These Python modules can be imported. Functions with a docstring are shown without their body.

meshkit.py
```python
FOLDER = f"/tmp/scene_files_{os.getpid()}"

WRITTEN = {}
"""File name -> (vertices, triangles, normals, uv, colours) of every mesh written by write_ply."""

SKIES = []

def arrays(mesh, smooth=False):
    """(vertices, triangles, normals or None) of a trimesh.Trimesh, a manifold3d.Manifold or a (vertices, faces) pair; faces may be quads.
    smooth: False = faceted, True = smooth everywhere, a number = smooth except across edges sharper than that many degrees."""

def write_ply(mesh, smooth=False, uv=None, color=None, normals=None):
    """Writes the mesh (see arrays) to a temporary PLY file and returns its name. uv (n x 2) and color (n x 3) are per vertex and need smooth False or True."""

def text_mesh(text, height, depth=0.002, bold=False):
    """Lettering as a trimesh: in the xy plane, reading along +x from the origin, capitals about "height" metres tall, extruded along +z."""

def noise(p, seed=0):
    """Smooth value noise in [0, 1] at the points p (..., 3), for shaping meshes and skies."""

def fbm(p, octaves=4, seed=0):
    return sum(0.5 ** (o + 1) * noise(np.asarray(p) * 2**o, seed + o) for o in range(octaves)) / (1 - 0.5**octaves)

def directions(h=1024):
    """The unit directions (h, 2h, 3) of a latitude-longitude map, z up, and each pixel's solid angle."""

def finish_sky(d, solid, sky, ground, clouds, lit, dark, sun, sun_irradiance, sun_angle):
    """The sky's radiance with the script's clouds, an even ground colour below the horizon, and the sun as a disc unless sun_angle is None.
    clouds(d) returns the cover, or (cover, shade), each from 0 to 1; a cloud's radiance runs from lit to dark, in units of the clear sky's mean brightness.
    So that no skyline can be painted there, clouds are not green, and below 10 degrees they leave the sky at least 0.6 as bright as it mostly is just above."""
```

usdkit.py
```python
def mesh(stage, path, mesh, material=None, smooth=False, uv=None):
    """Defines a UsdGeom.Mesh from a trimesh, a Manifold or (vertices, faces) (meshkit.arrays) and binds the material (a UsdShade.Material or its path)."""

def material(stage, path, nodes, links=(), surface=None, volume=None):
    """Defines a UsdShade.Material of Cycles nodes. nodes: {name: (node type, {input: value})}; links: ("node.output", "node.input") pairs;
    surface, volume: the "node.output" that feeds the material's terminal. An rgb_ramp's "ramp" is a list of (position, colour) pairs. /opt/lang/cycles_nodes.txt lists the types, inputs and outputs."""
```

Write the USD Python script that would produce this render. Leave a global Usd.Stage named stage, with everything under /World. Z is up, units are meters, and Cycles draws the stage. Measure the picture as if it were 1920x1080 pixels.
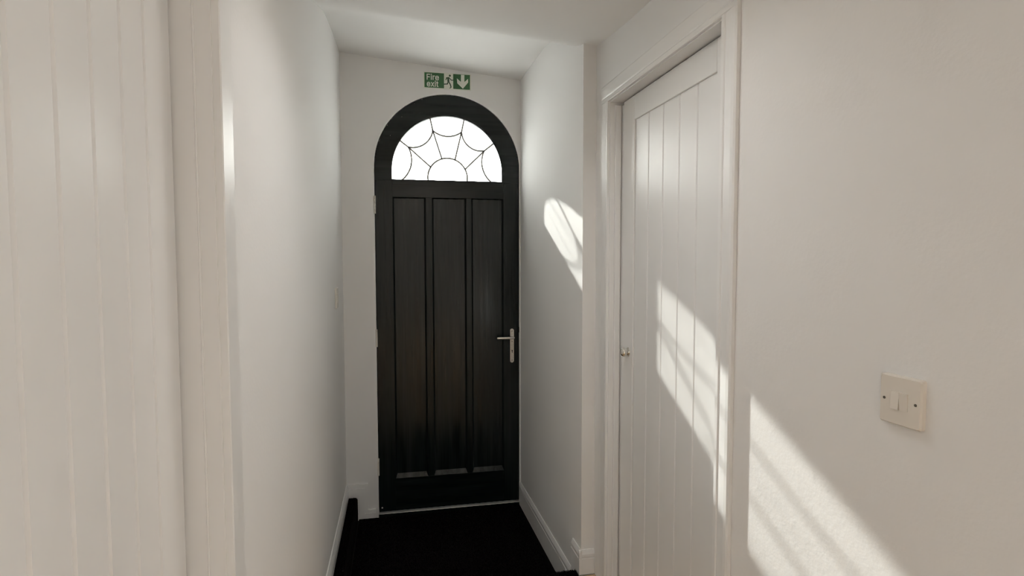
import math, random
import numpy as np
import trimesh
import usdkit
from meshkit import text_mesh
from pxr import Gf, Sdf, Usd, UsdGeom, UsdLux, UsdShade
from scipy.interpolate import PchipInterpolator
from shapely import affinity
from shapely.geometry import LineString, Point, Polygon, box as sbox
from shapely.ops import polygonize, unary_union

random.seed(4)
rng = np.random.default_rng(4)
stage = Usd.Stage.CreateInMemory()
UsdGeom.SetStageUpAxis(stage, "Z")
UsdGeom.SetStageMetersPerUnit(stage, 1.0)
stage.SetDefaultPrim(UsdGeom.Xform.Define(stage, "/World").GetPrim())
UsdGeom.Scope.Define(stage, "/World/Looks")

# ------------------------------------------------------------------ camera, sky, sun, added fill light, exposure
EXPOSURE = 0.34
SUN = 45500.0       # the sun beam through the fanlight (softened to a 0.9 degree disc by the haze)
SKY = 0.50            # strength of the bright hazy sky
ROOM_FILL = 26.5    # added fill light from an unseen window behind the camera
EYE_Z = 1.637
FILL_LAMP = 29.0           # added lamp above the view that brightens the corridor
D = 3.626            # distance of the arched door

cam = UsdGeom.Camera.Define(stage, "/World/camera")
cam.CreateHorizontalApertureAttr(36.0)
cam.CreateVerticalApertureAttr(20.25)
cam.CreateFocalLengthAttr(1050.0 / 1920.0 * 36.0)
cam.CreateClippingRangeAttr(Gf.Vec2f(0.02, 500.0))
cam.CreateExposureAttr(EXPOSURE)
yaw, pitch, roll = math.radians(11.604), math.radians(3.012), math.radians(-0.091)
fw = np.array([math.sin(yaw) * math.cos(pitch), math.cos(yaw) * math.cos(pitch), -math.sin(pitch)])
rt = np.array([math.cos(yaw), -math.sin(yaw), 0.0])
up = np.cross(rt, fw)
rt, up = math.cos(roll) * rt + math.sin(roll) * up, math.cos(roll) * up - math.sin(roll) * rt
m = np.eye(4)
m[0, :3], m[1, :3], m[2, :3], m[3, :3] = rt, up, -fw, (0, 0, EYE_Z)
cam.AddTransformOp().Set(Gf.Matrix4d(m.tolist()))


def aim(prim, travel, at=(0, 0, 0), upv=(0, 0, 1)):
    """Light whose -Z looks along TRAVEL."""
    z = -np.asarray(travel, float) / np.linalg.norm(travel)
    x = np.cross(upv, z); x /= np.linalg.norm(x)
    mm = np.eye(4)
    mm[0, :3], mm[1, :3], mm[2, :3], mm[3, :3] = x, np.cross(z, x), z, at
    prim.AddTransformOp().Set(Gf.Matrix4d(mm.tolist()))


sky = UsdLux.DomeLight.Define(stage, "/World/sky")
sky.CreateIntensityAttr(SKY)
sky.CreateColorAttr(Gf.Vec3f(0.80, 0.815, 0.80))

sun = UsdLux.DistantLight.Define(stage, "/World/sun")
sun.CreateIntensityAttr(SUN)
sun.CreateAngleAttr(0.9)
sun.CreateColorAttr(Gf.Vec3f(1.0, 0.985, 0.955))
aim(sun, (0.2272, -1.0, -0.53))

fill_rect = UsdLux.RectLight.Define(stage, "/World/room_fill_light")  # area light added at the unseen window to brighten the corridor
fill_rect.CreateWidthAttr(1.7)
fill_rect.CreateHeightAttr(1.3)
fill_rect.CreateIntensityAttr(ROOM_FILL)
fill_rect.CreateColorAttr(Gf.Vec3f(1.0, 0.985, 0.965))
aim(fill_rect, (1, 0, 0), (-1.93, -2.05, 1.65))

# ------------------------------------------------------------------ helpers
used = {}


def numbered(parent, name):
    n = used.get((parent, name), 0)
    used[(parent, name)] = n + 1
    return f"{parent}/{name}" if n == 0 else f"{parent}/{name}_{n:03d}"


def tag(p, label=None, cat=None, group=None, kind=None):
    for k, v in (("label", label), ("category", cat), ("group", group), ("kind", kind)):
        if v:
            p.SetCustomDataByKey(k, v)
    return p


def obj(name, mesh, mat, parent=None, smooth=False):
    path = numbered(str(parent.GetPath()) if parent else "/World", name)
    return usdkit.mesh(stage, path, mesh, mat, smooth=smooth).GetPrim()


def thing(name, label, cat, group=None, kind=None):
    x = UsdGeom.Xform.Define(stage, numbered("/World", name)).GetPrim()
    return tag(x, label, cat, group, kind)


def struct(name, mesh, mat, label, cat, smooth=False):
    return tag(obj(name, mesh, mat, None, smooth), label, cat, None, "structure")


def cat_(*ms):
    return trimesh.util.concatenate([x for x in ms])


def box(lo, hi):
    lo, hi = np.minimum(lo, hi), np.maximum(lo, hi)
    b = trimesh.creation.box(extents=hi - lo)
    b.apply_translation((lo + hi) / 2)
    return b


def cbox(lo, hi, c=0.003):
    """A box with chamfered edges."""
    lo, hi = np.minimum(lo, hi).astype(float), np.maximum(lo, hi).astype(float)
    c = min(c, *(0.45 * (hi - lo)))
    pts = []
    for sx in (0, 1):
        for sy in (0, 1):
            for sz in (0, 1):
                p = np.where([sx, sy, sz], hi, lo)
                s = np.where([sx, sy, sz], -1, 1) * c
                for k in range(3):
                    q = p + s
                    q[k] = p[k]
                    pts.append(q)
    return trimesh.convex.convex_hull(np.array(pts))


def prism(plan, z0, z1):
    """A plan polygon (x, y) raised from z0 to z1."""
    g = trimesh.creation.extrude_polygon(Polygon(plan), z1 - z0, engine="earcut")
    g.apply_translation((0, 0, z0))
    return g


def along_x(profile, x0, x1):
    """A profile of (y, z) points swept from x0 to x1."""
    g = trimesh.creation.extrude_polygon(Polygon(profile), x1 - x0, engine="earcut")
    v = g.vertices.copy()
    g.vertices = np.c_[x0 + v[:, 2], v[:, 0], v[:, 1]]
    g.fix_normals()
    return g


def sweep_between(profile, p, q, side):
    """A profile of (out, z) points swept from plan point p to q; OUT points to the unit vector SIDE."""
    p, q, s = np.array(p, float), np.array(q, float), np.array(side, float)
    g = trimesh.creation.extrude_polygon(Polygon(profile), 1.0, engine="earcut")
    v = g.vertices.copy()
    xy = p + v[:, 2:3] * (q - p) + v[:, 0:1] * s
    g.vertices = np.c_[xy, v[:, 1]]
    g.fix_normals()
    return g


def wall_plate(shape, y0, y1, axis="y"):
    """A shapely shape in (x, z) given the depth from y0 to y1."""
    out = []
    for part in getattr(shape, "geoms", [shape]):
        g = trimesh.creation.extrude_polygon(part, abs(y1 - y0), engine="earcut")
        v = g.vertices.copy()
        g.vertices = np.c_[v[:, 0], min(y0, y1) + v[:, 2], v[:, 1]]
        g.fix_normals()
        out.append(g)
    return cat_(*out)


def tube(path, r, n=10):
    """A round bar through the points; r is one radius or one per point."""
    path = np.asarray(path, float)
    r = np.broadcast_to(r, len(path))
    t = np.gradient(path, axis=0)
    t /= np.linalg.norm(t, axis=1, keepdims=True)
    ref = np.array([0, 0, 1.0]) if abs(t[0][2]) < 0.9 else np.array([1.0, 0, 0])
    rings = []
    for p, d, rr in zip(path, t, r):
        a = np.cross(ref, d); a /= np.linalg.norm(a)
        b = np.cross(d, a)
        ang = np.arange(n) * 2 * np.pi / n
        rings.append(p + rr * (np.cos(ang)[:, None] * a + np.sin(ang)[:, None] * b))
    v = np.vstack(rings + [path[:1], path[-1:]])
    f, L = [], len(path)
    for i in range(L - 1):
        for k in range(n):
            a, b, c, d = i * n + k, i * n + (k + 1) % n, (i + 1) * n + (k + 1) % n, (i + 1) * n + k
            f += [[a, b, c], [a, c, d]]
    for k in range(n):
        f += [[L * n, (k + 1) % n, k], [L * n + 1, (L - 1) * n + k, (L - 1) * n + (k + 1) % n]]
    g = trimesh.Trimesh(v, f, process=False)
    g.fix_normals()
    return g


def lathe(profile, axis_from, axis_dir, n=28):
    """Revolves (radius, distance along axis) points."""
    g = trimesh.creation.revolve(np.array(profile, float), sections=n)
    g.apply_transform(trimesh.geometry.align_vectors([0, 0, 1], axis_dir))
    g.apply_translation(axis_from)
    g.fix_normals()
    return g


# ------------------------------------------------------------------ materials
def look(name, nodes, links=(), surface="p.BSDF"):
    return usdkit.material(stage, "/World/Looks/" + name, nodes, links, surface=surface)


def paint(name, color, rough, bump=0.02, scale=60.0, spec=0.5, tone=0.012, eggshell=0.0):
    a, b = [max(0, c - tone) for c in color], [c + tone for c in color]
    return look(name, {
        "g": ("geometry", {}),
        "n": ("noise_texture", {"scale": scale, "detail": 4.0}),
        "w": ("noise_texture", {"scale": 2.3, "detail": 3.0}),
        "mixc": ("mix", {"color1": a, "color2": b}),
        "b": ("bump", {"strength": bump * 10, "distance": 0.002}),
        "p": ("principled_bsdf", {"roughness": rough, "specular_ior_level": spec, "metallic": eggshell}),
    }, [("g.position", "n.vector"), ("g.position", "w.vector"), ("w.fac", "mixc.fac"), ("mixc.color", "p.base_color"), ("n.fac", "b.height"), ("b.normal", "p.normal")])


WALL = (0.89, 0.886, 0.880)
M_wall = paint("wall_paint", WALL, 0.85, 0.02, 90.0, 0.3, 0.012, 0.45)
M_ceiling = paint("ceiling_paint", (0.89, 0.886, 0.880), 0.9, 0.02, 70.0, 0.2, 0.012, 0.45)
M_gloss = paint("gloss_trim_paint", (0.865, 0.86, 0.85), 0.36, 0.008, 40.0, 0.5, 0.006)
M_satin = paint("satin_door_paint", (0.865, 0.86, 0.85), 0.30, 0.008, 40.0, 0.5, 0.006)
M_white_plastic = paint("white_plastic", (0.80, 0.77, 0.71), 0.3, 0.0, 40.0, 0.5, 0.003)
M_switch = paint("switch_plastic", (0.78, 0.73, 0.66), 0.35, 0.0, 40.0, 0.5, 0.003)
M_hinge = paint("cream_painted_hinge", (0.74, 0.71, 0.64), 0.35, 0.01, 80.0)
M_back = paint("back_wall_paint", (0.36, 0.35, 0.33), 0.8, 0.01, 60.0, 0.2)
M_plaster_room = paint("room_paint", (0.87, 0.86, 0.84), 0.8, 0.01, 60.0, 0.2)


def black_paint(name, along_z=True, spec=0.36, r0=0.17, r1=0.32):
    sc = (38.0, 38.0, 1.6) if along_z else (1.6, 38.0, 38.0)
    return look(name, {
        "g": ("geometry", {}),
        "m": ("mapping", {"scale": sc}),
        "n": ("noise_texture", {"scale": 1.0, "detail": 6.0, "roughness": 0.6}),
        "big": ("noise_texture", {"scale": 1.0, "detail": 4.0}),
        "r": ("rgb_ramp", {"ramp": [(0.3, (0.0045, 0.0072, 0.0068)), (0.75, (0.0085, 0.0132, 0.0122))]}),
        "m2": ("mapping", {"scale": [0.55 * c for c in sc]}),
        "rr": ("map_range", {"from_min": 0.35, "from_max": 0.65, "to_min": r0, "to_max": r1}),
        "b": ("bump", {"strength": 0.2, "distance": 0.0016}),
        "p": ("principled_bsdf", {"specular_ior_level": spec}),
    }, [("g.position", "m.vector"), ("m.vector", "n.vector"), ("g.position", "m2.vector"), ("m2.vector", "big.vector"), ("n.fac", "r.fac"), ("r.color", "p.base_color"),
        ("big.fac", "rr.value"), ("rr.result", "p.roughness"), ("n.fac", "b.height"), ("b.normal", "p.normal")])


M_black = black_paint("black_door_paint")
M_black_panel = black_paint("black_door_panel_paint", True, 0.44, 0.17, 0.30)
M_black_x = black_paint("black_door_paint_rail", False)

M_chrome = look("polished_chrome", {"p": ("principled_bsdf", {"base_color": (0.78, 0.76, 0.72), "metallic": 1.0, "roughness": 0.10})})
M_steel = look("satin_steel", {"g": ("geometry", {}), "n": ("noise_texture", {"scale": 300.0}), "rr": ("map_range", {"to_min": 0.26, "to_max": 0.4}),
                               "p": ("principled_bsdf", {"base_color": (0.72, 0.70, 0.65), "metallic": 1.0})},
               [("g.position", "n.vector"), ("n.fac", "rr.value"), ("rr.result", "p.roughness")])
M_alu = look("aluminium_strip", {"p": ("principled_bsdf", {"base_color": (0.62, 0.61, 0.59), "metallic": 1.0, "roughness": 0.5})})
M_hole = look("dark_slot", {"p": ("principled_bsdf", {"base_color": (0.02, 0.019, 0.018), "roughness": 0.6})})
M_screw = look("dull_screw", {"p": ("principled_bsdf", {"base_color": (0.16, 0.145, 0.12), "metallic": 0.6, "roughness": 0.45})})
M_lead = look("lead_came", {"p": ("principled_bsdf", {"base_color": (0.40, 0.40, 0.385), "roughness": 0.6})})
M_sign_green = look("sign_green", {"p": ("principled_bsdf", {"base_color": (0.040, 0.150, 0.052), "roughness": 0.4})})
M_sign_white = look("sign_white", {"p": ("principled_bsdf", {"base_color": (0.80, 0.82, 0.74), "roughness": 0.4})})
M_sign_dark = look("sign_dark_green", {"p": ("principled_bsdf", {"base_color": (0.028, 0.075, 0.035), "roughness": 0.4})})

M_glass = look("obscured_glass", {
    "g": ("geometry", {}),
    "m": ("mapping", {"scale": (4.0, 4.0, 26.0)}),
    "n": ("noise_texture", {"scale": 1.0, "detail": 4.0, "roughness": 0.55, "distortion": 0.6}),
    "r": ("rgb_ramp", {"ramp": [(0.28, (0.70, 0.71, 0.70)), (0.5, (0.87, 0.88, 0.86)), (1.0, (0.90, 0.91, 0.89))]}),
    "r2": ("rgb_ramp", {"ramp": [(0.30, (0.30, 0.31, 0.30)), (0.40, (0.93, 0.95, 0.94)), (1.0, (0.95, 0.96, 0.95))]}),
    "b": ("bump", {"strength": 0.5, "distance": 0.004}),
    "clear": ("transparent_bsdf", {}),
    "haze": ("translucent_bsdf", {"color": (0.93, 0.95, 0.94)}),
    "shine": ("glossy_bsdf", {"color": (0.9, 0.9, 0.9), "roughness": 0.12}),
    "mix1": ("mix_closure", {"fac": 0.50}),
    "fr": ("fresnel", {"IOR": 1.45}),
    "mix2": ("mix_closure", {}),
}, [("g.position", "m.vector"), ("m.vector", "n.vector"), ("n.fac", "r.fac"), ("r.color", "clear.color"), ("n.fac", "b.height"), ("b.normal", "shine.normal"),
    ("n.fac", "r2.fac"), ("r2.color", "haze.color"), ("clear.BSDF", "mix1.closure1"), ("haze.BSDF", "mix1.closure2"), ("fr.fac", "mix2.fac"), ("mix1.closure", "mix2.closure1"), ("shine.BSDF", "mix2.closure2")], surface="mix2.closure")

M_pane = look("window_pane", {"clear": ("transparent_bsdf", {"color": (0.95, 0.95, 0.95)}), "shine": ("glossy_bsdf", {"roughness": 0.02}), "fr": ("fresnel", {"IOR": 1.45}), "mx": ("mix_closure", {})},
              [("fr.fac", "mx.fac"), ("clear.BSDF", "mx.closure1"), ("shine.BSDF", "mx.closure2")], surface="mx.closure")

M_carpet = look("black_carpet", {
    "g": ("geometry", {}),
    "n": ("noise_texture", {"scale": 420.0, "detail": 3.0}),
    "n2": ("noise_texture", {"scale": 55.0, "detail": 3.0}),
    "r": ("rgb_ramp", {"ramp": [(0.40, (0.0030, 0.0022, 0.0025)), (0.62, (0.0070, 0.0045, 0.0050)), (0.74, (0.030, 0.017, 0.017))]}),
    "b": ("bump", {"strength": 0.9, "distance": 0.004}),
    "p": ("principled_bsdf", {"roughness": 0.95, "specular_ior_level": 0.08}),
}, [("g.position", "n.vector"), ("g.position", "n2.vector"), ("n.fac", "r.fac"), ("r.color", "p.base_color"), ("n.fac", "b.height"), ("b.normal", "p.normal")])
M_pile = look("carpet_pile", {
    "oi": ("geometry", {}),
    "r": ("rgb_ramp", {"ramp": [(0.0, (0.003, 0.0022, 0.0024)), (0.86, (0.006, 0.004, 0.0045)), (0.97, (0.022, 0.012, 0.012)), (1.0, (0.05, 0.035, 0.033))]}),
    "p": ("principled_bsdf", {"roughness": 0.9, "specular_ior_level": 0.08}),
}, [("oi.random_per_island", "r.fac"), ("r.color", "p.base_color")])


def wood(name, tone):
    return look(name, {
        "g": ("geometry", {}),
        "m": ("mapping", {"scale": (24.0, 1.5, 24.0)}),
        "n": ("noise_texture", {"scale": 1.0, "detail": 6.0, "distortion": 0.4}),
        "r": ("rgb_ramp", {"ramp": [(0.3, [c * 0.8 for c in tone]), (0.7, tone)]}),
        "p": ("principled_bsdf", {"roughness": 0.45}),
    }, [("g.position", "m.vector"), ("m.vector", "n.vector"), ("n.fac", "r.fac"), ("r.color", "p.base_color")])


M_woods = [wood("oak_floor", (0.62, 0.43, 0.24)), wood("oak_floor_pale", (0.66, 0.47, 0.28)), wood("oak_floor_dark", (0.56, 0.38, 0.21))]
M_sub = look("subfloor", {"p": ("principled_bsdf", {"base_color": (0.006, 0.005, 0.005), "roughness": 0.9})})

# ------------------------------------------------------------------ the shell
FL = -0.02           # landing floor
UF = 0.17            # upper floor
TOP = 3.02
XL = -0.33           # left wall
XR = 0.885           # closet wall


def xa(y):           # wall beside the arched door
    return 0.8625 - 0.01638 * y


AY = 2.42            # where that wall ends
# arched doorway
DX0, DX1 = -0.129, 0.791
DCX = (DX0 + DX1) / 2
DR = (DX1 - DX0) / 2
DSZ = 2.675 - DR     # springing height


def arch(x0, x1, z0, spring, n=48):
    r, cx = (x1 - x0) / 2, (x0 + x1) / 2
    pts = [(x0, z0)] + [(cx - r * math.cos(t), spring + r * math.sin(t)) for t in np.linspace(0, math.pi, n)] + [(x1, z0)]
    return Polygon(pts)


end_face = sbox(XL - 0.2, FL - 0.1, xa(D) + 0.25, TOP).difference(arch(DX0 - 0.003, DX1 + 0.003, FL - 0.2, DSZ))
struct("wall_end", wall_plate(end_face, D, D + 0.09), M_wall, "white plastered end wall around the arched black door", "wall")

struct("wall_left", prism([(XL, D), (XL, 1.145), (XL - 0.066, 1.145), (XL - 0.066, 1.24), (XL - 0.15, 1.24), (XL - 0.15, D)], FL - 0.1, TOP), M_wall,
       "plain white corridor wall on the left, running up to the arched door", "wall")
LDY0, LDY1, LDZ = 0.36, 1.138, 2.29
struct("wall_left_near", cat_(prism([(XL, LDY0 - 0.03), (XL, -0.75), (XL - 0.15, -0.75), (XL - 0.15, LDY0 - 0.03)], FL - 0.1, TOP),
                              box((XL - 0.15, LDY0 - 0.03, LDZ + 0.02), (XL, 1.145, TOP))), M_wall, "white wall above and beside the boarded door on the left", "wall")
struct("wall_right_far", prism([(xa(D + 0.05), D + 0.05), (xa(AY), AY), (XR + 0.15, AY), (XR + 0.15, D + 0.05)], FL - 0.1, TOP), M_wall,
       "short white wall right of the arched door, caught by a sun patch", "wall")
CY0, CY1, CZ = 1.42, 2.25, 2.29
near_x = lambda y: XR + 0.05 * (1.342 - y)
struct("wall_right", cat_(prism([(XR, AY), (XR, CY1 + 0.022), (XR + 0.15, CY1 + 0.022), (XR + 0.15, AY)], FL - 0.1, TOP),
                          box((XR, CY0 - 0.022, CZ + 0.022), (XR + 0.15, CY1 + 0.022, TOP)),
                          prism([(XR, CY0 - 0.022), (XR, 1.342), (near_x(-0.75), -0.75), (near_x(-0.75) + 0.15, -0.75), (XR + 0.15, CY0 - 0.022)], FL - 0.1, TOP)), M_wall,
       "white wall on the right around the panelled cupboard door and light switch", "wall")

ys = np.linspace(-0.75, D + 0.09, 90)
zl = PchipInterpolator([-0.8, 1.2, 1.9, 2.5, 2.95, 3.75], [2.53, 2.56, 2.62, 2.715, 2.835, 2.90])(ys)
zr = PchipInterpolator([-0.8, 1.2, 1.9, 2.44, 2.93, 3.1, 3.75], [2.53, 2.53, 2.546, 2.592, 2.785, 2.80, 2.79])(ys)
xs = np.linspace(-0.45, 1.05, 16)
V, F = [], []
for layer in (0, 1):
    for i, y in enumerate(ys):
        for x in xs:
            t = (x - XL) / (0.82 - XL)
            V.append((x, y, zl[i] * (1 - t) + zr[i] * t if layer == 0 else 3.08))
nx, ny = len(xs), len(ys)
for i in range(ny - 1):
    for k in range(nx - 1):
        a, b, c, d = i * nx + k, i * nx + k + 1, (i + 1) * nx + k + 1, (i + 1) * nx + k
        o = nx * ny
        F += [[a, c, b], [a, d, c], [a + o, b + o, c + o], [a + o, c + o, d + o]]
edge = [k for k in range(nx)] + [i * nx + nx - 1 for i in range(1, ny)] + [(ny - 1) * nx + k for k in range(nx - 2, -1, -1)] + [i * nx for i in range(ny - 2, 0, -1)]
for p, q in zip(edge, edge[1:] + edge[:1]):
    F += [[p, q, q + nx * ny], [p, q + nx * ny, p + nx * ny]]
cmesh = trimesh.Trimesh(np.array(V), F, process=False)
struct("ceiling", cmesh, M_ceiling, "white uneven plaster ceiling dipping towards the camera", "ceiling", smooth=40)

# landing floor and the upper boarded floor
struct("floor_landing", box((XL - 0.2, 2.2, FL - 0.1), (XR + 0.2, D + 0.09, FL - 0.012)), M_sub, "sunken landing floor under the black carpet", "floor")
fl = tag(UsdGeom.Xform.Define(stage, "/World/floor").GetPrim(), "pale oak board floor at the top of the step", "floor", None, "structure")
obj("subfloor", box((XL - 0.2, -0.75, FL - 0.1), (XR + 0.2, 2.39, UF - 0.012)), M_sub, fl)
x, k = -0.32, 0
while x < 0.94:
    w = 0.128
    cut = 0.35 + 0.55 * ((k * 0.37) % 1)
    for y0, y1 in ((-0.74, cut), (cut + 0.001, 2.405)):
        obj("floor_board", cbox((x + 0.0006, y0, UF - 0.012), (min(x + w, 0.99) - 0.0006, y1, UF), 0.0015), M_woods[k % 3], fl)
        k += 1
    x += w

# ------------------------------------------------------------------ unseen room behind the camera, its window added to light the corridor
R0, R1, RY0, RY1, RZ = -1.85, 2.1, -3.6, -0.75, 2.53
struct("floor_room", box((R0 - 0.1, RY0 - 0.1, UF - 0.1), (R1 + 0.1, RY1, UF)), M_woods[1], "oak floor of the room behind the viewer", "floor")
struct("ceiling_room", box((R0 - 0.12, RY0 - 0.12, RZ), (R1 + 0.12, RY1 + 0.1, RZ + 0.1)), M_plaster_room, "white ceiling of the room behind the viewer", "ceiling")
struct("wall_back", box((R0 - 0.1, RY0 - 0.1, UF - 0.1), (R1 + 0.1, RY0, RZ + 0.05)), M_back, "grey back wall of the room behind the viewer", "wall")
struct("wall_room_right", box((R1, RY0, UF - 0.1), (R1 + 0.1, RY1, RZ + 0.05)), M_plaster_room, "white side wall opposite the added window", "wall")
WY0, WY1, WZ0, WZ1 = -2.9, -1.2, 1.0, 2.3
struct("wall_room_left", cat_(box((R0 - 0.1, RY0, UF - 0.1), (R0, WY0, RZ + 0.05)), box((R0 - 0.1, WY1, UF - 0.1), (R0, RY1 + 0.1, RZ + 0.05)),
                              box((R0 - 0.1, WY0, UF - 0.1), (R0, WY1, WZ0)), box((R0 - 0.1, WY0, WZ1), (R0, WY1, RZ + 0.05))), M_plaster_room, "white side wall with the added window", "wall")
struct("wall_room_front", cat_(box((R0, RY1, UF - 0.1), (XL - 0.02, RY1 + 0.1, RZ + 0.05)), box((near_x(-0.75) + 0.02, RY1, UF - 0.1), (R1 + 0.1, RY1 + 0.1, RZ + 0.05))), M_plaster_room,
       "white wall either side of the corridor mouth", "wall")
wn = tag(UsdGeom.Xform.Define(stage, "/World/window_1").GetPrim(), "white framed window added unseen behind the viewer to let in fill light", "window", None, "structure")  # window added only as an opening for the fill light
fr = sbox(WY0, WZ0, WY1, WZ1).difference(unary_union([sbox(WY0 + 0.05, WZ0 + 0.05, -2.07, WZ1 - 0.05), sbox(-2.03, WZ0 + 0.05, WY1 - 0.05, WZ1 - 0.05)]))
g = wall_plate(fr, 0, 0.06); v = g.vertices.copy(); g.vertices = np.c_[R0 - 0.08 + v[:, 1], v[:, 0], v[:, 2]]; g.fix_normals()
obj("window_frame", g, M_gloss, wn)
obj("pane", box((R0 - 0.055, WY0 + 0.05, WZ0 + 0.05), (R0 - 0.05, -2.07, WZ1 - 0.05)), M_pane, wn)
obj("pane", box((R0 - 0.055, -2.03, WZ0 + 0.05), (R0 - 0.05, WY1 - 0.05, WZ1 - 0.05)), M_pane, wn)

# ------------------------------------------------------------------ the arched black door
d1 = tag(UsdGeom.Xform.Define(stage, "/World/door_1").GetPrim(), "tall black arched door with leaded half-round window and three long panels", "door", None, "structure")
Y0, Y1 = D + 0.004, D + 0.048
SILL = 2.132
FX0, FX1 = DX0 + 0.0985, DX1 - 0.105
FCX, FRR = (FX0 + FX1) / 2, (FX1 - FX0) / 2
fan = arch(FX0, FX1, SILL, 2.552 - FRR)
outer = arch(DX0, DX1, 0.006, DSZ)
px = [(-0.022, 0.184), (0.225, 0.443), (0.478, 0.688)]
PZ0, PZ1 = 0.218, 2.025
ring = outer.difference(sbox(-1, -1, 2, SILL - 0.0005)).difference(fan)
obj("arched_head", wall_plate(ring, Y0, Y1), M_black_x, d1)
obj("stile", cbox((DX0, Y0, 0.006), (px[0][0], Y1, SILL - 0.001), 0.0012), M_black, d1)
obj("stile", cbox((px[2][1], Y0, 0.006), (DX1, Y1, SILL - 0.001), 0.0012), M_black, d1)
obj("top_rail", cbox((px[0][0], Y0, PZ1), (px[2][1], Y1, SILL - 0.001), 0.0012), M_black_x, d1)
obj("bottom_rail", cbox((px[0][0], Y0, 0.006), (px[2][1], Y1, PZ0), 0.0012), M_black_x, d1)
obj("mullion", cbox((px[0][1], Y0, PZ0), (px[1][0], Y1, PZ1), 0.0012), M_black, d1)
obj("mullion", cbox((px[1][1], Y0, PZ0), (px[2][0], Y1, PZ1), 0.0012), M_black, d1)
for x0, x1 in px:
    obj("panel", box((x0, D + 0.020, PZ0), (x1, D + 0.034, PZ1)), M_black_panel, d1)
    o = [(x0, PZ0), (x1, PZ0), (x1, PZ1), (x0, PZ1)]
    i_ = [(x0 + 0.010, PZ0 + 0.028), (x1 - 0.010, PZ0 + 0.028), (x1 - 0.010, PZ1 - 0.006), (x0 + 0.010, PZ1 - 0.006)]
    V = [(a, Y0 + 0.0015, b) for a, b in o] + [(a, D + 0.0195, b) for a, b in i_] + [(a, D + 0.0195, b) for a, b in o]
    F = []
    for k in range(4):
        n = (k + 1) % 4
        F += [[k, n, 4 + n], [k, 4 + n, 4 + k], [4 + k, 4 + n, 8 + n], [4 + k, 8 + n, 8 + k], [k, 8 + k, 8 + n], [k, 8 + n, n]]
    mo = trimesh.Trimesh(V, F, process=False); mo.fix_normals()
    obj("panel_moulding", mo, M_black, d1)

# leaded fanlight: pieces of glass between lead cames
C = np.array([0.3275, SILL])


def arc3(p, q, r, n=16, ext=0.0):
    (ax, ay), (bx, by), (cx, cy) = p, q, r
    dd = 2 * (ax * (by - cy) + bx * (cy - ay) + cx * (ay - by))
    ux = ((ax**2 + ay**2) * (by - cy) + (bx**2 + by**2) * (cy - ay) + (cx**2 + cy**2) * (ay - by)) / dd
    uy = ((ax**2 + ay**2) * (cx - bx) + (bx**2 + by**2) * (ax - cx) + (cx**2 + cy**2) * (bx - ax)) / dd
    R = math.hypot(ax - ux, ay - uy)
    a = np.unwrap([math.atan2(y - uy, x - ux) for x, y in (p, q, r)])
    return [(ux + R * math.cos(t), uy + R * math.sin(t)) for t in np.concatenate([np.linspace(a[0], a[1], n)[:-1], np.linspace(a[1], a[2], n)])]


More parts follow.
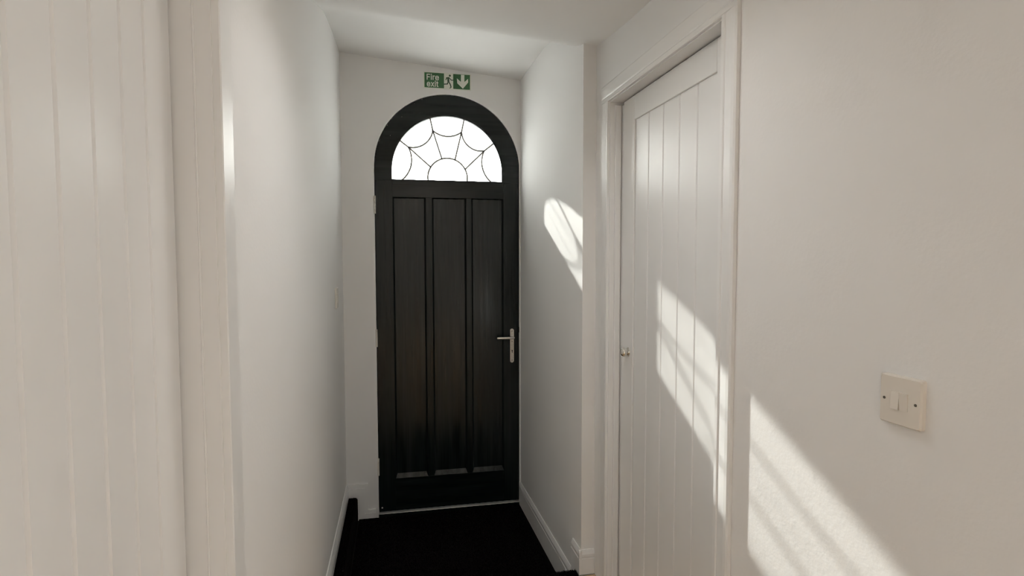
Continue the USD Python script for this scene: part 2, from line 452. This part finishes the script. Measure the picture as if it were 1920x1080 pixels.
J1, J2, J3, J4 = (-0.248, 0.212), (-0.093, 0.322), (0.091, 0.320), (0.238, 0.205)
hub = [(0.127 * math.cos(t), 0.025 + 0.125 * math.sin(t)) for t in np.linspace(-0.205, math.pi + 0.205, 30)]
lines = [hub,
         arc3(J1, (-0.228, 0.130), (-0.300, -0.004)), arc3(J1, (-0.150, 0.232), J2), arc3(J2, (0.0, 0.288), J3), arc3(J3, (0.140, 0.228), J4), arc3(J4, (0.222, 0.125), (0.295, -0.004)),
         [(-0.1055, 0.088), J1, (-0.42, 0.340)], [(-0.036, 0.143), J2, (-0.125, 0.47)], [(0.047, 0.139), J3, (0.122, 0.47)], [(0.112, 0.082), J4, (0.43, 0.360)]]
lines = [LineString([(C[0] + x, C[1] + z) for x, z in L]) for L in lines]
lines[0] = LineString(list(lines[0].coords))
glass_area = fan.buffer(0.010)
net = unary_union([L.intersection(glass_area) for L in lines] + [glass_area.exterior, LineString([(FX0 - 0.01, SILL - 0.004), (FX1 + 0.01, SILL - 0.004)])])
for poly in polygonize(net):
    if poly.area > 4e-4 and poly.representative_point().y > SILL - 0.004:
        g = poly.buffer(-0.0008)
        if not g.is_empty:
            obj("pane", wall_plate(g, D + 0.024, D + 0.028), M_glass, d1)
for L, nm in zip(lines, ["lead_ring"] + ["lead_scallop"] * 5 + ["lead_spoke"] * 4):
    piece = L.intersection(fan.buffer(0.004)).buffer(0.0042, cap_style="flat").simplify(0.0002)
    obj(nm, wall_plate(piece, D + 0.021, D + 0.031), M_lead, d1)
for gx0, gx1 in ((FX0, FX1),):   # thin glazing bead round the glass
    bead = fan.difference(fan.buffer(-0.0055))
    obj("glazing_bead", wall_plate(bead, D + 0.012, D + 0.034), M_black_x, d1)

stop = arch(DX0 - 0.03, DX1 + 0.03, FL, DSZ).difference(arch(DX0 + 0.012, DX1 - 0.012, -0.3, DSZ))
obj("light_gap_stop", wall_plate(stop, D + 0.050, D + 0.088), M_black_x, d1)  # ring added behind the door edge to block sky light in the gap

# lever handle on its long plate
hx, hz0, hz1 = 0.744, 0.945, 1.172
pl = sbox(hx - 0.013, hz0 + 0.013, hx + 0.013, hz1 - 0.013).union(Point(hx, hz0 + 0.013).buffer(0.013, 16)).union(Point(hx, hz1 - 0.013).buffer(0.013, 16))
han = tag(obj("handle", cat_(wall_plate(pl, Y0 - 0.006, Y0), wall_plate(pl.buffer(-0.003), Y0 - 0.0085, Y0 - 0.006)), M_steel, d1, smooth=25), "satin steel lever handle on a long plate")
obj("lever", cat_(lathe([(0, 0), (0.0105, 0), (0.0105, 0.012), (0.0085, 0.014), (0.0085, 0.045), (0, 0.045)], (hx, Y0 - 0.008, 1.117), (0, -1, 0), 20),
                  tube([(hx + 0.004, Y0 - 0.047, 1.117), (hx - 0.01, Y0 - 0.050, 1.117), (hx - 0.03, Y0 - 0.051, 1.1165), (hx - 0.075, Y0 - 0.050, 1.1155), (hx - 0.10, Y0 - 0.046, 1.115), (hx - 0.106, Y0 - 0.043, 1.115)],
                       [0.0088, 0.0096, 0.0095, 0.0092, 0.0094, 0.0060], 14)), M_steel, han, smooth=40)
obj("keyhole", cat_(lathe([(0, 0), (0.0045, 0), (0.0045, 0.0012), (0, 0.0012)], (hx, Y0 - 0.0084, 1.026), (0, -1, 0), 14), box((hx - 0.002, Y0 - 0.0095, 1.012), (hx + 0.002, Y0 - 0.0084, 1.026))), M_hole, han)
for z in (0.962, 1.088, 1.156):
    obj("screw", lathe([(0, 0), (0.0032, 0), (0.0026, 0.0011), (0, 0.0013)], (hx, Y0 - 0.0085, z), (0, -1, 0), 12), M_screw, han)
obj("latch_keep", box((DX1 - 0.001, Y0 - 0.002, 1.145), (DX1 + 0.004, Y0 + 0.02, 1.18)), M_hole, d1)
for z, mm in ((1.975, M_hinge), (1.135, M_hinge), (0.305, M_hinge)):
    hg = obj("hinge", cat_(*[lathe([(0, 0), (0.0065, 0), (0.0065, 0.0215), (0, 0.0215)], (DX0 - 0.002, D - 0.004, z - 0.056 + 0.0225 * k), (0, 0, 1), 14) for k in range(5)]), mm, d1, smooth=40)
    tag(hg, "cream painted butt hinge")
    obj("hinge_leaf", box((DX0 - 0.012, D - 0.0015, z - 0.056), (DX0 - 0.002, D + 0.002, z + 0.056)), mm, hg)
obj("screw_head", lathe([(0, 0), (0.0055, 0), (0.0045, 0.0025), (0, 0.003)], (-0.111, Y0, 0.032), (0, -1, 0), 14), M_white_plastic, d1)
chips = []
for ang, dr, s in ((111, -0.004, 0.006), (146, -0.003, 0.007), (152, -0.05, 0.004), (133, -0.035, 0.004), (118, -0.012, 0.004), (140, -0.002, 0.004), (160, -0.002, 0.004)):
    a = math.radians(ang)
    p = Point(DCX + (DR + dr) * math.cos(a), DSZ + (DR + dr) * math.sin(a))
    chips.append(wall_plate(affinity.rotate(affinity.scale(p.buffer(s * 0.5, 3), 1.0, 0.5), ang + 90), Y0 - 0.0004, Y0 + 0.001))
obj("chipped_paint", cat_(*chips), M_hinge, d1)
th = thing("trim_1", "thin bright metal threshold strip under the arched black door", "threshold strip", None, "structure")
obj("sill", box((DX0 - 0.003, D - 0.012, -0.032), (DX1 + 0.003, D + 0.05, -0.0035)), M_black_x, th)
obj("strip", along_x([(D - 0.0135, -0.0034), (D + 0.03, -0.0034), (D + 0.03, 0.0035), (D - 0.004, 0.0035), (D - 0.0125, 0.0005)], DX0 - 0.003, DX1 + 0.003), M_alu, th)
struct("trim_2", box((DX0 - 0.02, D - 0.004, FL + 0.02), (DX0 - 0.004, D + 0.03, 2.0)), M_gloss, "narrow white frame edge on the hinge side of the arched door", "door frame")
struct("trim_3", box((DX1 + 0.004, D - 0.003, FL + 0.02), (DX1 + 0.010, D + 0.03, 2.0)), M_gloss, "narrow white frame edge on the latch side of the arched door", "door frame")

# ------------------------------------------------------------------ fire exit sign
SX, SZ, SW, SH = 0.184, 2.8075, 0.2876, 0.0925
sg = thing("fire_exit_sign", "green and white fire exit sign with running figure and down arrow above the arched door", "sign")


def sp(x, y):        # from the lettering's own layout to the wall
    t = (x - 258) / 1350.0
    return SX + t * SW, SZ - (y - (245 + 90 * t)) / 445.0 * SH


obj("backing", wall_plate(sbox(SX - 0.006, SZ - SH - 0.005, SX + SW + 0.006, SZ + 0.004), D - 0.0030, D), M_sign_white, sg)
obj("green_panel", wall_plate(sbox(SX, SZ - SH, sp(832, 0)[0], SZ), D - 0.0034, D - 0.0030), M_sign_green, sg)
obj("green_panel", wall_plate(sbox(sp(1105, 0)[0], SZ - SH, SX + SW, SZ), D - 0.0034, D - 0.0030), M_sign_green, sg)
for word, x, y in (("Fire", 322, 462), ("exit", 325, 660)):
    t = text_mesh(word, 0.0352, 0.0004, bold=True)
    w = 0.0775 if word == "Fire" else 0.073
    t.apply_scale([w / t.extents[0], 1, 1])
    x0, z0 = sp(x, y)
    v = t.vertices.copy()
    t.vertices = np.c_[x0 + v[:, 0] - v[:, 0].min(), D - 0.0038 + v[:, 2], z0 + v[:, 1]]
    t.fix_normals()
    obj("lettering", t, M_sign_white, sg)
limb = lambda pts, w: LineString([sp(*q) for q in pts]).buffer(w, 6)
fig = unary_union([Point(sp(1008, 352)).buffer(0.0064, 12), limb([(905, 420), (975, 410)], 0.0034), limb([(955, 425), (965, 520)], 0.0062), limb([(920, 415), (888, 472)], 0.0026),
                   limb([(985, 415), (1050, 487), (1100, 486)], 0.0026), limb([(955, 530), (935, 600), (840, 604)], 0.0032), limb([(968, 530), (1018, 612), (1040, 695)], 0.0034), limb([(1040, 700), (1008, 724)], 0.0024)])
obj("running_figure", wall_plate(fig, D - 0.0036, D - 0.0030), M_sign_dark, sg)
arrow = Polygon([sp(*q) for q in ((1338, 328), (1442, 333), (1442, 545), (1552, 445), (1555, 560), (1395, 745), (1225, 580), (1215, 430), (1335, 540))])
obj("arrow", wall_plate(arrow, D - 0.0038, D - 0.0034), M_sign_white, sg)

# ------------------------------------------------------------------ skirtings


def skirting_profile(h, z0, t=0.013):
    return [(0, z0), (t, z0), (t, z0 + h - 0.042), (t - 0.003, z0 + h - 0.039), (t - 0.003, z0 + h - 0.034), (t, z0 + h - 0.031), (t, z0 + h - 0.020), (t * 0.55, z0 + h - 0.006), (t * 0.35, z0 + h), (0, z0 + h)]


n = np.array([-1.0, -0.01638]); n /= np.linalg.norm(n)
struct("baseboard_right", sweep_between(skirting_profile(0.15, FL), (xa(D), D), (xa(2.462), 2.462), n), M_gloss, "white moulded skirting along the black landing carpet on the right", "skirting board")
up_prof = skirting_profile(0.115, UF + 0.001)
struct("baseboard_corner", cat_(sweep_between(up_prof, (xa(2.53), 2.53), (xa(AY), AY - 0.013), n), sweep_between(up_prof, (xa(AY) - 0.013, AY), (XR, AY), (0, -1)),
                                box((xa(2.53) - 0.012, 2.47, 0.10), (xa(2.53), 2.53, UF + 0.002))), M_gloss, "white skirting wrapping the wall corner above the step", "skirting board")
struct("baseboard_left", sweep_between(skirting_profile(0.088, 0.120), (XL, 1.215), (XL, D), (1, 0)), M_gloss, "white skirting on the left wall above the carpeted ledge", "skirting board")
Ls = Polygon([(XL, 0.118), (-0.281, 0.118), (-0.281, FL - 0.01), (-0.151, FL - 0.01), (-0.151, 0.034), (-0.198, 0.034), (-0.198, 0.202), (XL, 0.202)])
inner = Polygon([(XL, 0.118), (-0.281, 0.118), (-0.281, FL - 0.01), (-0.151, FL - 0.01), (-0.151, 0.014), (-0.218, 0.014), (-0.218, 0.178), (XL, 0.178)])
be = thing("baseboard_end", "white stepped skirting between the carpeted ledge and the arched door", "skirting board", None, "structure")
obj("board", wall_plate(Ls, D - 0.012, D), M_gloss, be)
obj("face_moulding", wall_plate(inner.buffer(-0.001), D - 0.017, D - 0.012), M_gloss, be)
struct("baseboard_right_near", sweep_between(skirting_profile(0.115, UF + 0.001), (near_x(1.340), 1.340), (near_x(-0.74), -0.74), (-1, 0)), M_gloss, "white skirting under the light switch", "skirting board")
struct("baseboard_left_near", sweep_between(skirting_profile(0.115, UF + 0.001), (XL, LDY0 - 0.11), (XL, -0.74), (1, 0)), M_gloss, "white skirting beside the viewer on the left", "skirting board")

# ------------------------------------------------------------------ carpet


def tufts(n, sampler, h=0.0055, w=0.0018):
    p, up_ = sampler(n)
    a = rng.uniform(0, 2 * np.pi, n)
    side = np.c_[np.cos(a), np.sin(a), np.zeros(n)] * w
    bad = np.abs((side * up_).sum(1)) > 0.5 * w
    side[bad] = np.c_[np.zeros(bad.sum()), np.full(bad.sum(), w), np.zeros(bad.sum())]
    tip = p + up_ * (h * rng.uniform(0.6, 1.3, n))[:, None] + rng.normal(0, 0.0018, (n, 3))
    v = np.stack([p - side, p + side, tip], 1).reshape(-1, 3)
    return trimesh.Trimesh(v, np.arange(3 * n).reshape(-1, 3), process=False)


def on_rect(x0, x1, y0, y1, z):
    return lambda n: (np.c_[rng.uniform(x0, x1, n), rng.uniform(y0, y1, n), np.full(n, z)], np.tile([0, 0, 1.0], (n, 1)))


lx = lambda y: -0.262 + 0.0 * np.asarray(y)
cp = thing("landing_carpet", "black flecked carpet covering the sunken landing before the arched door", "carpet")
obj("backing", prism([(lx(2.44) + 0.007, 2.4405), (xa(2.45) - 0.0135, 2.4405), (xa(D) - 0.0135, D - 0.0180), (lx(D) + 0.007, D - 0.0180)], FL - 0.011, FL), M_carpet, cp)
tag(obj("pile", tufts(42000, on_rect(lx(0) + 0.011, xa(D) - 0.02, 2.47, D - 0.026, FL)), M_pile, cp), None, None, None, "stuff")
lg = thing("ledge_carpet", "narrow black carpeted ledge along the left wall", "carpet")
prof = [(XL + 0.014, FL - 0.01), (lx(0), FL - 0.01), (lx(0), 0.108), (lx(0) - 0.004, 0.117), (lx(0) - 0.012, 0.121), (XL + 0.014, 0.121)]
g = trimesh.creation.extrude_polygon(Polygon(prof), 1.0, engine="earcut")
g = g.subdivide_to_size(0.12)
v = g.vertices.copy()
yy = 2.464 + v[:, 2] * (D - 0.018 - 2.464)
g.vertices = np.c_[v[:, 0] + (lx(yy) - lx(0)) * (v[:, 0] > -0.30), yy, v[:, 1]]
g.fix_normals()
obj("backing", g, M_carpet, lg, smooth=30)


def on_ledge(n):
    m2 = n // 2
    y = rng.uniform(2.466, D - 0.02, n)
    top = np.c_[rng.uniform(0, 1, m2), y[:m2]]
    xt = (XL + 0.016) + top[:, 0] * (lx(y[:m2]) - 0.008 - XL - 0.016)
    a = np.c_[xt, y[:m2], np.full(m2, 0.121)]
    b = np.c_[lx(y[m2:]) - 0.003, y[m2:], rng.uniform(FL, 0.112, n - m2)]
    return np.vstack([a, b]), np.vstack([np.tile([0, 0, 1.0], (m2, 1)), np.tile([1.0, 0, 0], (n - m2, 1))])


tag(obj("pile", tufts(14000, on_ledge, 0.0045, 0.0014), M_pile, lg), None, None, None, "stuff")
st = thing("step_carpet", "black carpeted step edge between the oak floor and the landing", "carpet")
prof = [(2.406, UF - 0.012), (2.406, UF + 0.003), (2.445, UF + 0.003), (2.456, UF - 0.002), (2.461, UF - 0.012), (2.459, UF - 0.030), (2.446, UF - 0.040), (2.440, UF - 0.045), (2.440, FL - 0.01), (2.392, FL - 0.01), (2.392, UF - 0.012)]
obj("backing", along_x(prof, XL + 0.014, xa(2.45) - 0.016), M_carpet, st, smooth=30)
tag(obj("pile", tufts(9000, on_rect(XL + 0.016, xa(2.45) - 0.018, 2.408, 2.455, UF + 0.0015), 0.004, 0.0014), M_pile, st), None, None, None, "stuff")

# ------------------------------------------------------------------ cupboard door on the right
DXF = 0.934          # front of its stiles and rails
PXF = 0.940          # front of the boarded panel
SY0, SY1 = 2.118, 2.226
d2 = tag(UsdGeom.Xform.Define(stage, "/World/door_2").GetPrim(), "white cottage door on the right with grooved boards and a chrome knob", "door", None, "structure")
DZ0 = UF + 0.006
PTOP = lambda y: 2.20
NY0, NY1 = CY0 + 0.003, CY0 + 0.111
obj("stile", cbox((DXF, SY0, DZ0), (DXF + 0.036, SY1, CZ - 0.004), 0.002), M_satin, d2)
obj("stile", cbox((DXF, NY0, DZ0), (DXF + 0.036, NY1, CZ - 0.004), 0.002), M_satin, d2)
obj("rail", cbox((DXF, NY1, 2.188), (DXF + 0.036, SY0, CZ - 0.004), 0.002), M_satin, d2)
obj("rail", cbox((DXF, NY1, DZ0), (DXF + 0.036, SY0, DZ0 + 0.09), 0.002), M_satin, d2)


def board(p, q, out, depth, z0, z1, c, e=0.0011):
    """A board whose face runs in plan from p to q (face looks to OUT), front edges chamfered so that two boards meet in a V."""
    p, q, o = np.array(p, float), np.array(q, float), np.array(out, float)
    t = (q - p) / np.linalg.norm(q - p)
    plan = [p + t * c, q - t * c, q - t * e - o * c, q - t * e - o * depth, p + t * e - o * depth, p + t * e - o * c]
    return prism([tuple(a) for a in plan], z0, z1)


edges = [2.118, 1.998, 1.880, 1.762, 1.646, NY1]
for a, b in zip(edges[:-1], edges[1:]):
    obj("board", board((PXF, b), (PXF, a), (-1, 0), 0.02, DZ0 + 0.089, 2.189, 0.0048), M_satin, d2)
kb = tag(obj("knob", lathe([(0, 0.001), (0.0125, 0.0015), (0.0125, 0.006), (0.0165, 0.010), (0.0195, 0.017), (0.0190, 0.024), (0.0145, 0.030), (0.0075, 0.0335), (0, 0.034)], (DXF, 2.160, 1.25), (-1, 0, 0), 30), M_chrome, d2, smooth=50), "small chrome knob")
obj("rose", lathe([(0, -0.001), (0.0200, -0.001), (0.0196, 0.0015), (0.0160, 0.0035), (0.0120, 0.0040), (0, 0.0040)], (DXF, 2.160, 1.25), (-1, 0, 0), 28), M_chrome, kb, smooth=40)

# lining and architrave of the cupboard door
t4 = tag(UsdGeom.Xform.Define(stage, "/World/trim_4").GetPrim(), "white moulded door casing around the boarded cupboard door", "door frame", None, "structure")
obj("lining", box((XR - 0.001, CY1, UF), (XR + 0.13, CY1 + 0.022, CZ + 0.022)), M_gloss, t4)
obj("lining", box((XR - 0.001, CY0 - 0.022, UF), (XR + 0.13, CY0, CZ + 0.022)), M_gloss, t4)
obj("lining", box((XR - 0.001, CY0, CZ), (XR + 0.13, CY1, CZ + 0.022)), M_gloss, t4)
obj("door_stop", cbox((XR + 0.02, CY1 - 0.010, UF + 0.001), (DXF - 0.004, CY1 + 0.001, CZ - 0.012), 0.002), M_gloss, t4)
obj("door_stop", cbox((DXF + 0.002, CY1 - 0.022, UF + 0.001), (XR + 0.10, CY1 + 0.001, CZ - 0.012), 0.002), M_gloss, t4)
FLAT = [(0, 0), (0.0130, 0), (0.0150, 0.0025), (0.0150, 0.0700), (0.0130, 0.0740), (0, 0.0740)]
AP = [(0, 0), (0.0105, 0.0), (0.0125, 0.003), (0.0125, 0.016), (0.0095, 0.020), (0.0110, 0.026), (0.0135, 0.055), (0.0135, 0.068), (0.0105, 0.074), (0, 0.074)]  # (thickness, distance from the opening)


def architrave_y(face_x, sgn, y0, dirn, z0, z1, AP=AP):
    """Upright: starts at y0 and goes in direction DIRN along y; sgn: side it stands out to."""
    return prism([(face_x + sgn * a, y0 + dirn * b) for a, b in AP], z0, z1)


def architrave_head(face_x, sgn, y0, y1, z0):
    g = trimesh.creation.extrude_polygon(Polygon(AP), y1 - y0, engine="earcut")
    v = g.vertices.copy()
    g.vertices = np.c_[face_x + sgn * v[:, 0], y0 + v[:, 2], z0 + v[:, 1]]
    g.fix_normals()
    return g


obj("architrave", architrave_y(XR, -1, CY1 + 0.005, 1, UF, CZ + 0.005), M_gloss, t4)
obj("architrave", architrave_y(XR, -1, CY0 - 0.005, -1, UF, CZ + 0.005), M_gloss, t4)
obj("architrave", architrave_head(XR, -1, CY0 - 0.079, CY1 + 0.079, CZ + 0.005), M_gloss, t4)

# ------------------------------------------------------------------ boarded door on the left
LX = -0.396
d3 = tag(UsdGeom.Xform.Define(stage, "/World/door_3").GetPrim(), "white boarded door at the left edge of the picture, close to the viewer", "door", None, "structure")
slopes = [2.873, 2.583, 2.3775, 2.164, 1.951, 1.7345]
by = [LDY1 - 0.0035] + [0.396 * s for s in slopes[1:]]
while by[-1] - 0.0845 > LDY0 + 0.06:
    by.append(by[-1] - 0.0845)
by.append(LDY0 + 0.003)
for a, b in zip(by[:-1], by[1:]):
    obj("board", board((LX, b), (LX, a), (1, 0), 0.036, UF + 0.006, LDZ - 0.003, 0.0050, 0.0022), M_satin, d3)
t5 = tag(UsdGeom.Xform.Define(stage, "/World/trim_5").GetPrim(), "white door casing with a rounded edge around the boarded door on the left", "door frame", None, "structure")
for yb, s in ((LDY1, 1), (LDY0, -1)):
    obj("lining", cbox((-0.46, yb, UF), (-0.360, yb + s * 0.03, LDZ + 0.03), 0.002), M_gloss, t5)
    obj("lining", cbox((-0.3605, yb + s * 0.003, UF), (XL + 0.0005, yb + s * 0.0075, LDZ + 0.03), 0.001), M_gloss, t5)
    obj("architrave", architrave_y(XL, 1, yb + s * 0.0065, s, UF, LDZ + 0.006, FLAT), M_gloss, t5)
    obj("bead", tube([(-0.360, yb + s * 0.0022, UF), (-0.360, yb + s * 0.0022, LDZ)], 0.0024, 10), M_gloss, t5, smooth=40)
obj("lining", cbox((-0.46, LDY0, LDZ), (XL, LDY1, LDZ + 0.03), 0.002), M_gloss, t5)
obj("architrave", architrave_head(XL, 1, LDY0 - 0.08, LDY1 + 0.08, LDZ + 0.006), M_gloss, t5)
struct("wall_left_closing", box((-0.62, LDY0 - 0.1, FL), (-0.47, LDY1 + 0.12, TOP)), M_wall, "wall closing the space behind the boarded door on the left", "wall")
struct("wall_right_closing", box((XR + 0.10, CY0 - 0.1, FL), (XR + 0.2, CY1 + 0.1, TOP)), M_wall, "wall closing the cupboard behind the boarded door on the right", "wall")

# ------------------------------------------------------------------ light switch on the right, plate on the left wall


def local_frame(origin, along, out):
    """Matrix taking (u along the wall, v up, w out of the wall) to the world."""
    mm = np.eye(4)
    mm[:3, 0], mm[:3, 1], mm[:3, 2], mm[:3, 3] = along, (0, 0, 1), out, origin
    return mm


def placed(mesh, mm):
    g = mesh.copy()
    g.apply_transform(mm)
    g.fix_normals()
    return g


SWY, SWZ = 0.850, 1.375
al = np.array([0.05, -1.0, 0]); al /= np.linalg.norm(al)      # towards the camera
ou = np.array([-1.0, -0.05, 0]); ou /= np.linalg.norm(ou)
mm = local_frame((near_x(SWY), SWY, SWZ), al, ou)
sw = thing("light_switch", "cream plastic double light switch with two screws on the right wall", "light switch")
hw, hh, th_ = 0.0415, 0.0455, 0.0115
pts = []
for s in (-1, 1):
    for t in (-1, 1):
        for rx, ry in ((0.0, 0.004), (0.004, 0.0), (0.0012, 0.0012)):
            pts += [(s * (hw - rx), t * (hh - ry), 0.0), (s * (hw - rx), t * (hh - ry), th_ - 0.003), (s * (hw - 0.0025 - rx), t * (hh - 0.0025 - ry), th_)]
obj("plate", placed(trimesh.convex.convex_hull(np.array(pts)), mm), M_switch, sw)
for u0, u1, tilt in ((-0.0165, -0.0005, 1), (0.0005, 0.0165, -1)):
    top, bot = (0.0008, 0.0036) if tilt > 0 else (0.0040, 0.0006)
    rk = trimesh.convex.convex_hull(np.array([(u, v, th_ + q) for u in (u0, u1) for v, q in ((-0.0165, -0.001), (0.0165, -0.001), (-0.0160, bot), (0.0160, top), (0, 0.0012))]))
    obj("rocker", placed(rk, mm), M_switch, sw)
for u in (-0.031, 0.031):
    sc = lathe([(0, th_ - 0.001), (0.0030, th_ - 0.001), (0.0026, th_ + 0.0006), (0, th_ + 0.0008)], (u, 0, 0), (0, 0, 1), 14)
    obj("screw", placed(sc, mm), M_screw, sw)

mm = local_frame((XL, 3.19, 1.423), (0, 1.0, 0), (1.0, 0, 0))
wp = thing("wall_plate", "small upright white plastic plate on the left wall near the arched door", "wall plate")
obj("plate", placed(cbox((-0.045, -0.056, 0), (0.045, 0.056, 0.010), 0.003), mm), M_white_plastic, wp)
obj("button", placed(cbox((-0.02, -0.025, 0.0095), (0.02, 0.025, 0.0125), 0.0015), mm), M_white_plastic, wp)

# ------------------------------------------------------------------ fill lamp added out of view on the corridor ceiling
lp = thing("added_fill_lamp", "added unseen drum downlight with an opal diffuser that brightens the corridor", "fill lamp")
LPX, LPY, LPZ = 0.28, 1.585, 2.562
obj("drum", lathe([(0, 0.0), (0.150, 0.0), (0.152, 0.004), (0.152, 0.094), (0.149, 0.098), (0.134, 0.098), (0.131, 0.094), (0.131, 0.012), (0, 0.012)], (LPX, LPY, LPZ), (0, 0, -1), 48), M_white_plastic, lp, smooth=30)
M_fill_lamp = look("fill_lamp_glow", {"e": ("emission", {"color": (1.0, 0.975, 0.945), "strength": FILL_LAMP})}, surface="e.emission")  # glow of the added lamp
obj("diffuser", lathe([(0, 0.0125), (0.1305, 0.0125), (0.1305, 0.018), (0.10, 0.024), (0, 0.026)], (LPX, LPY, LPZ), (0, 0, -1), 48), M_fill_lamp, lp, smooth=60)
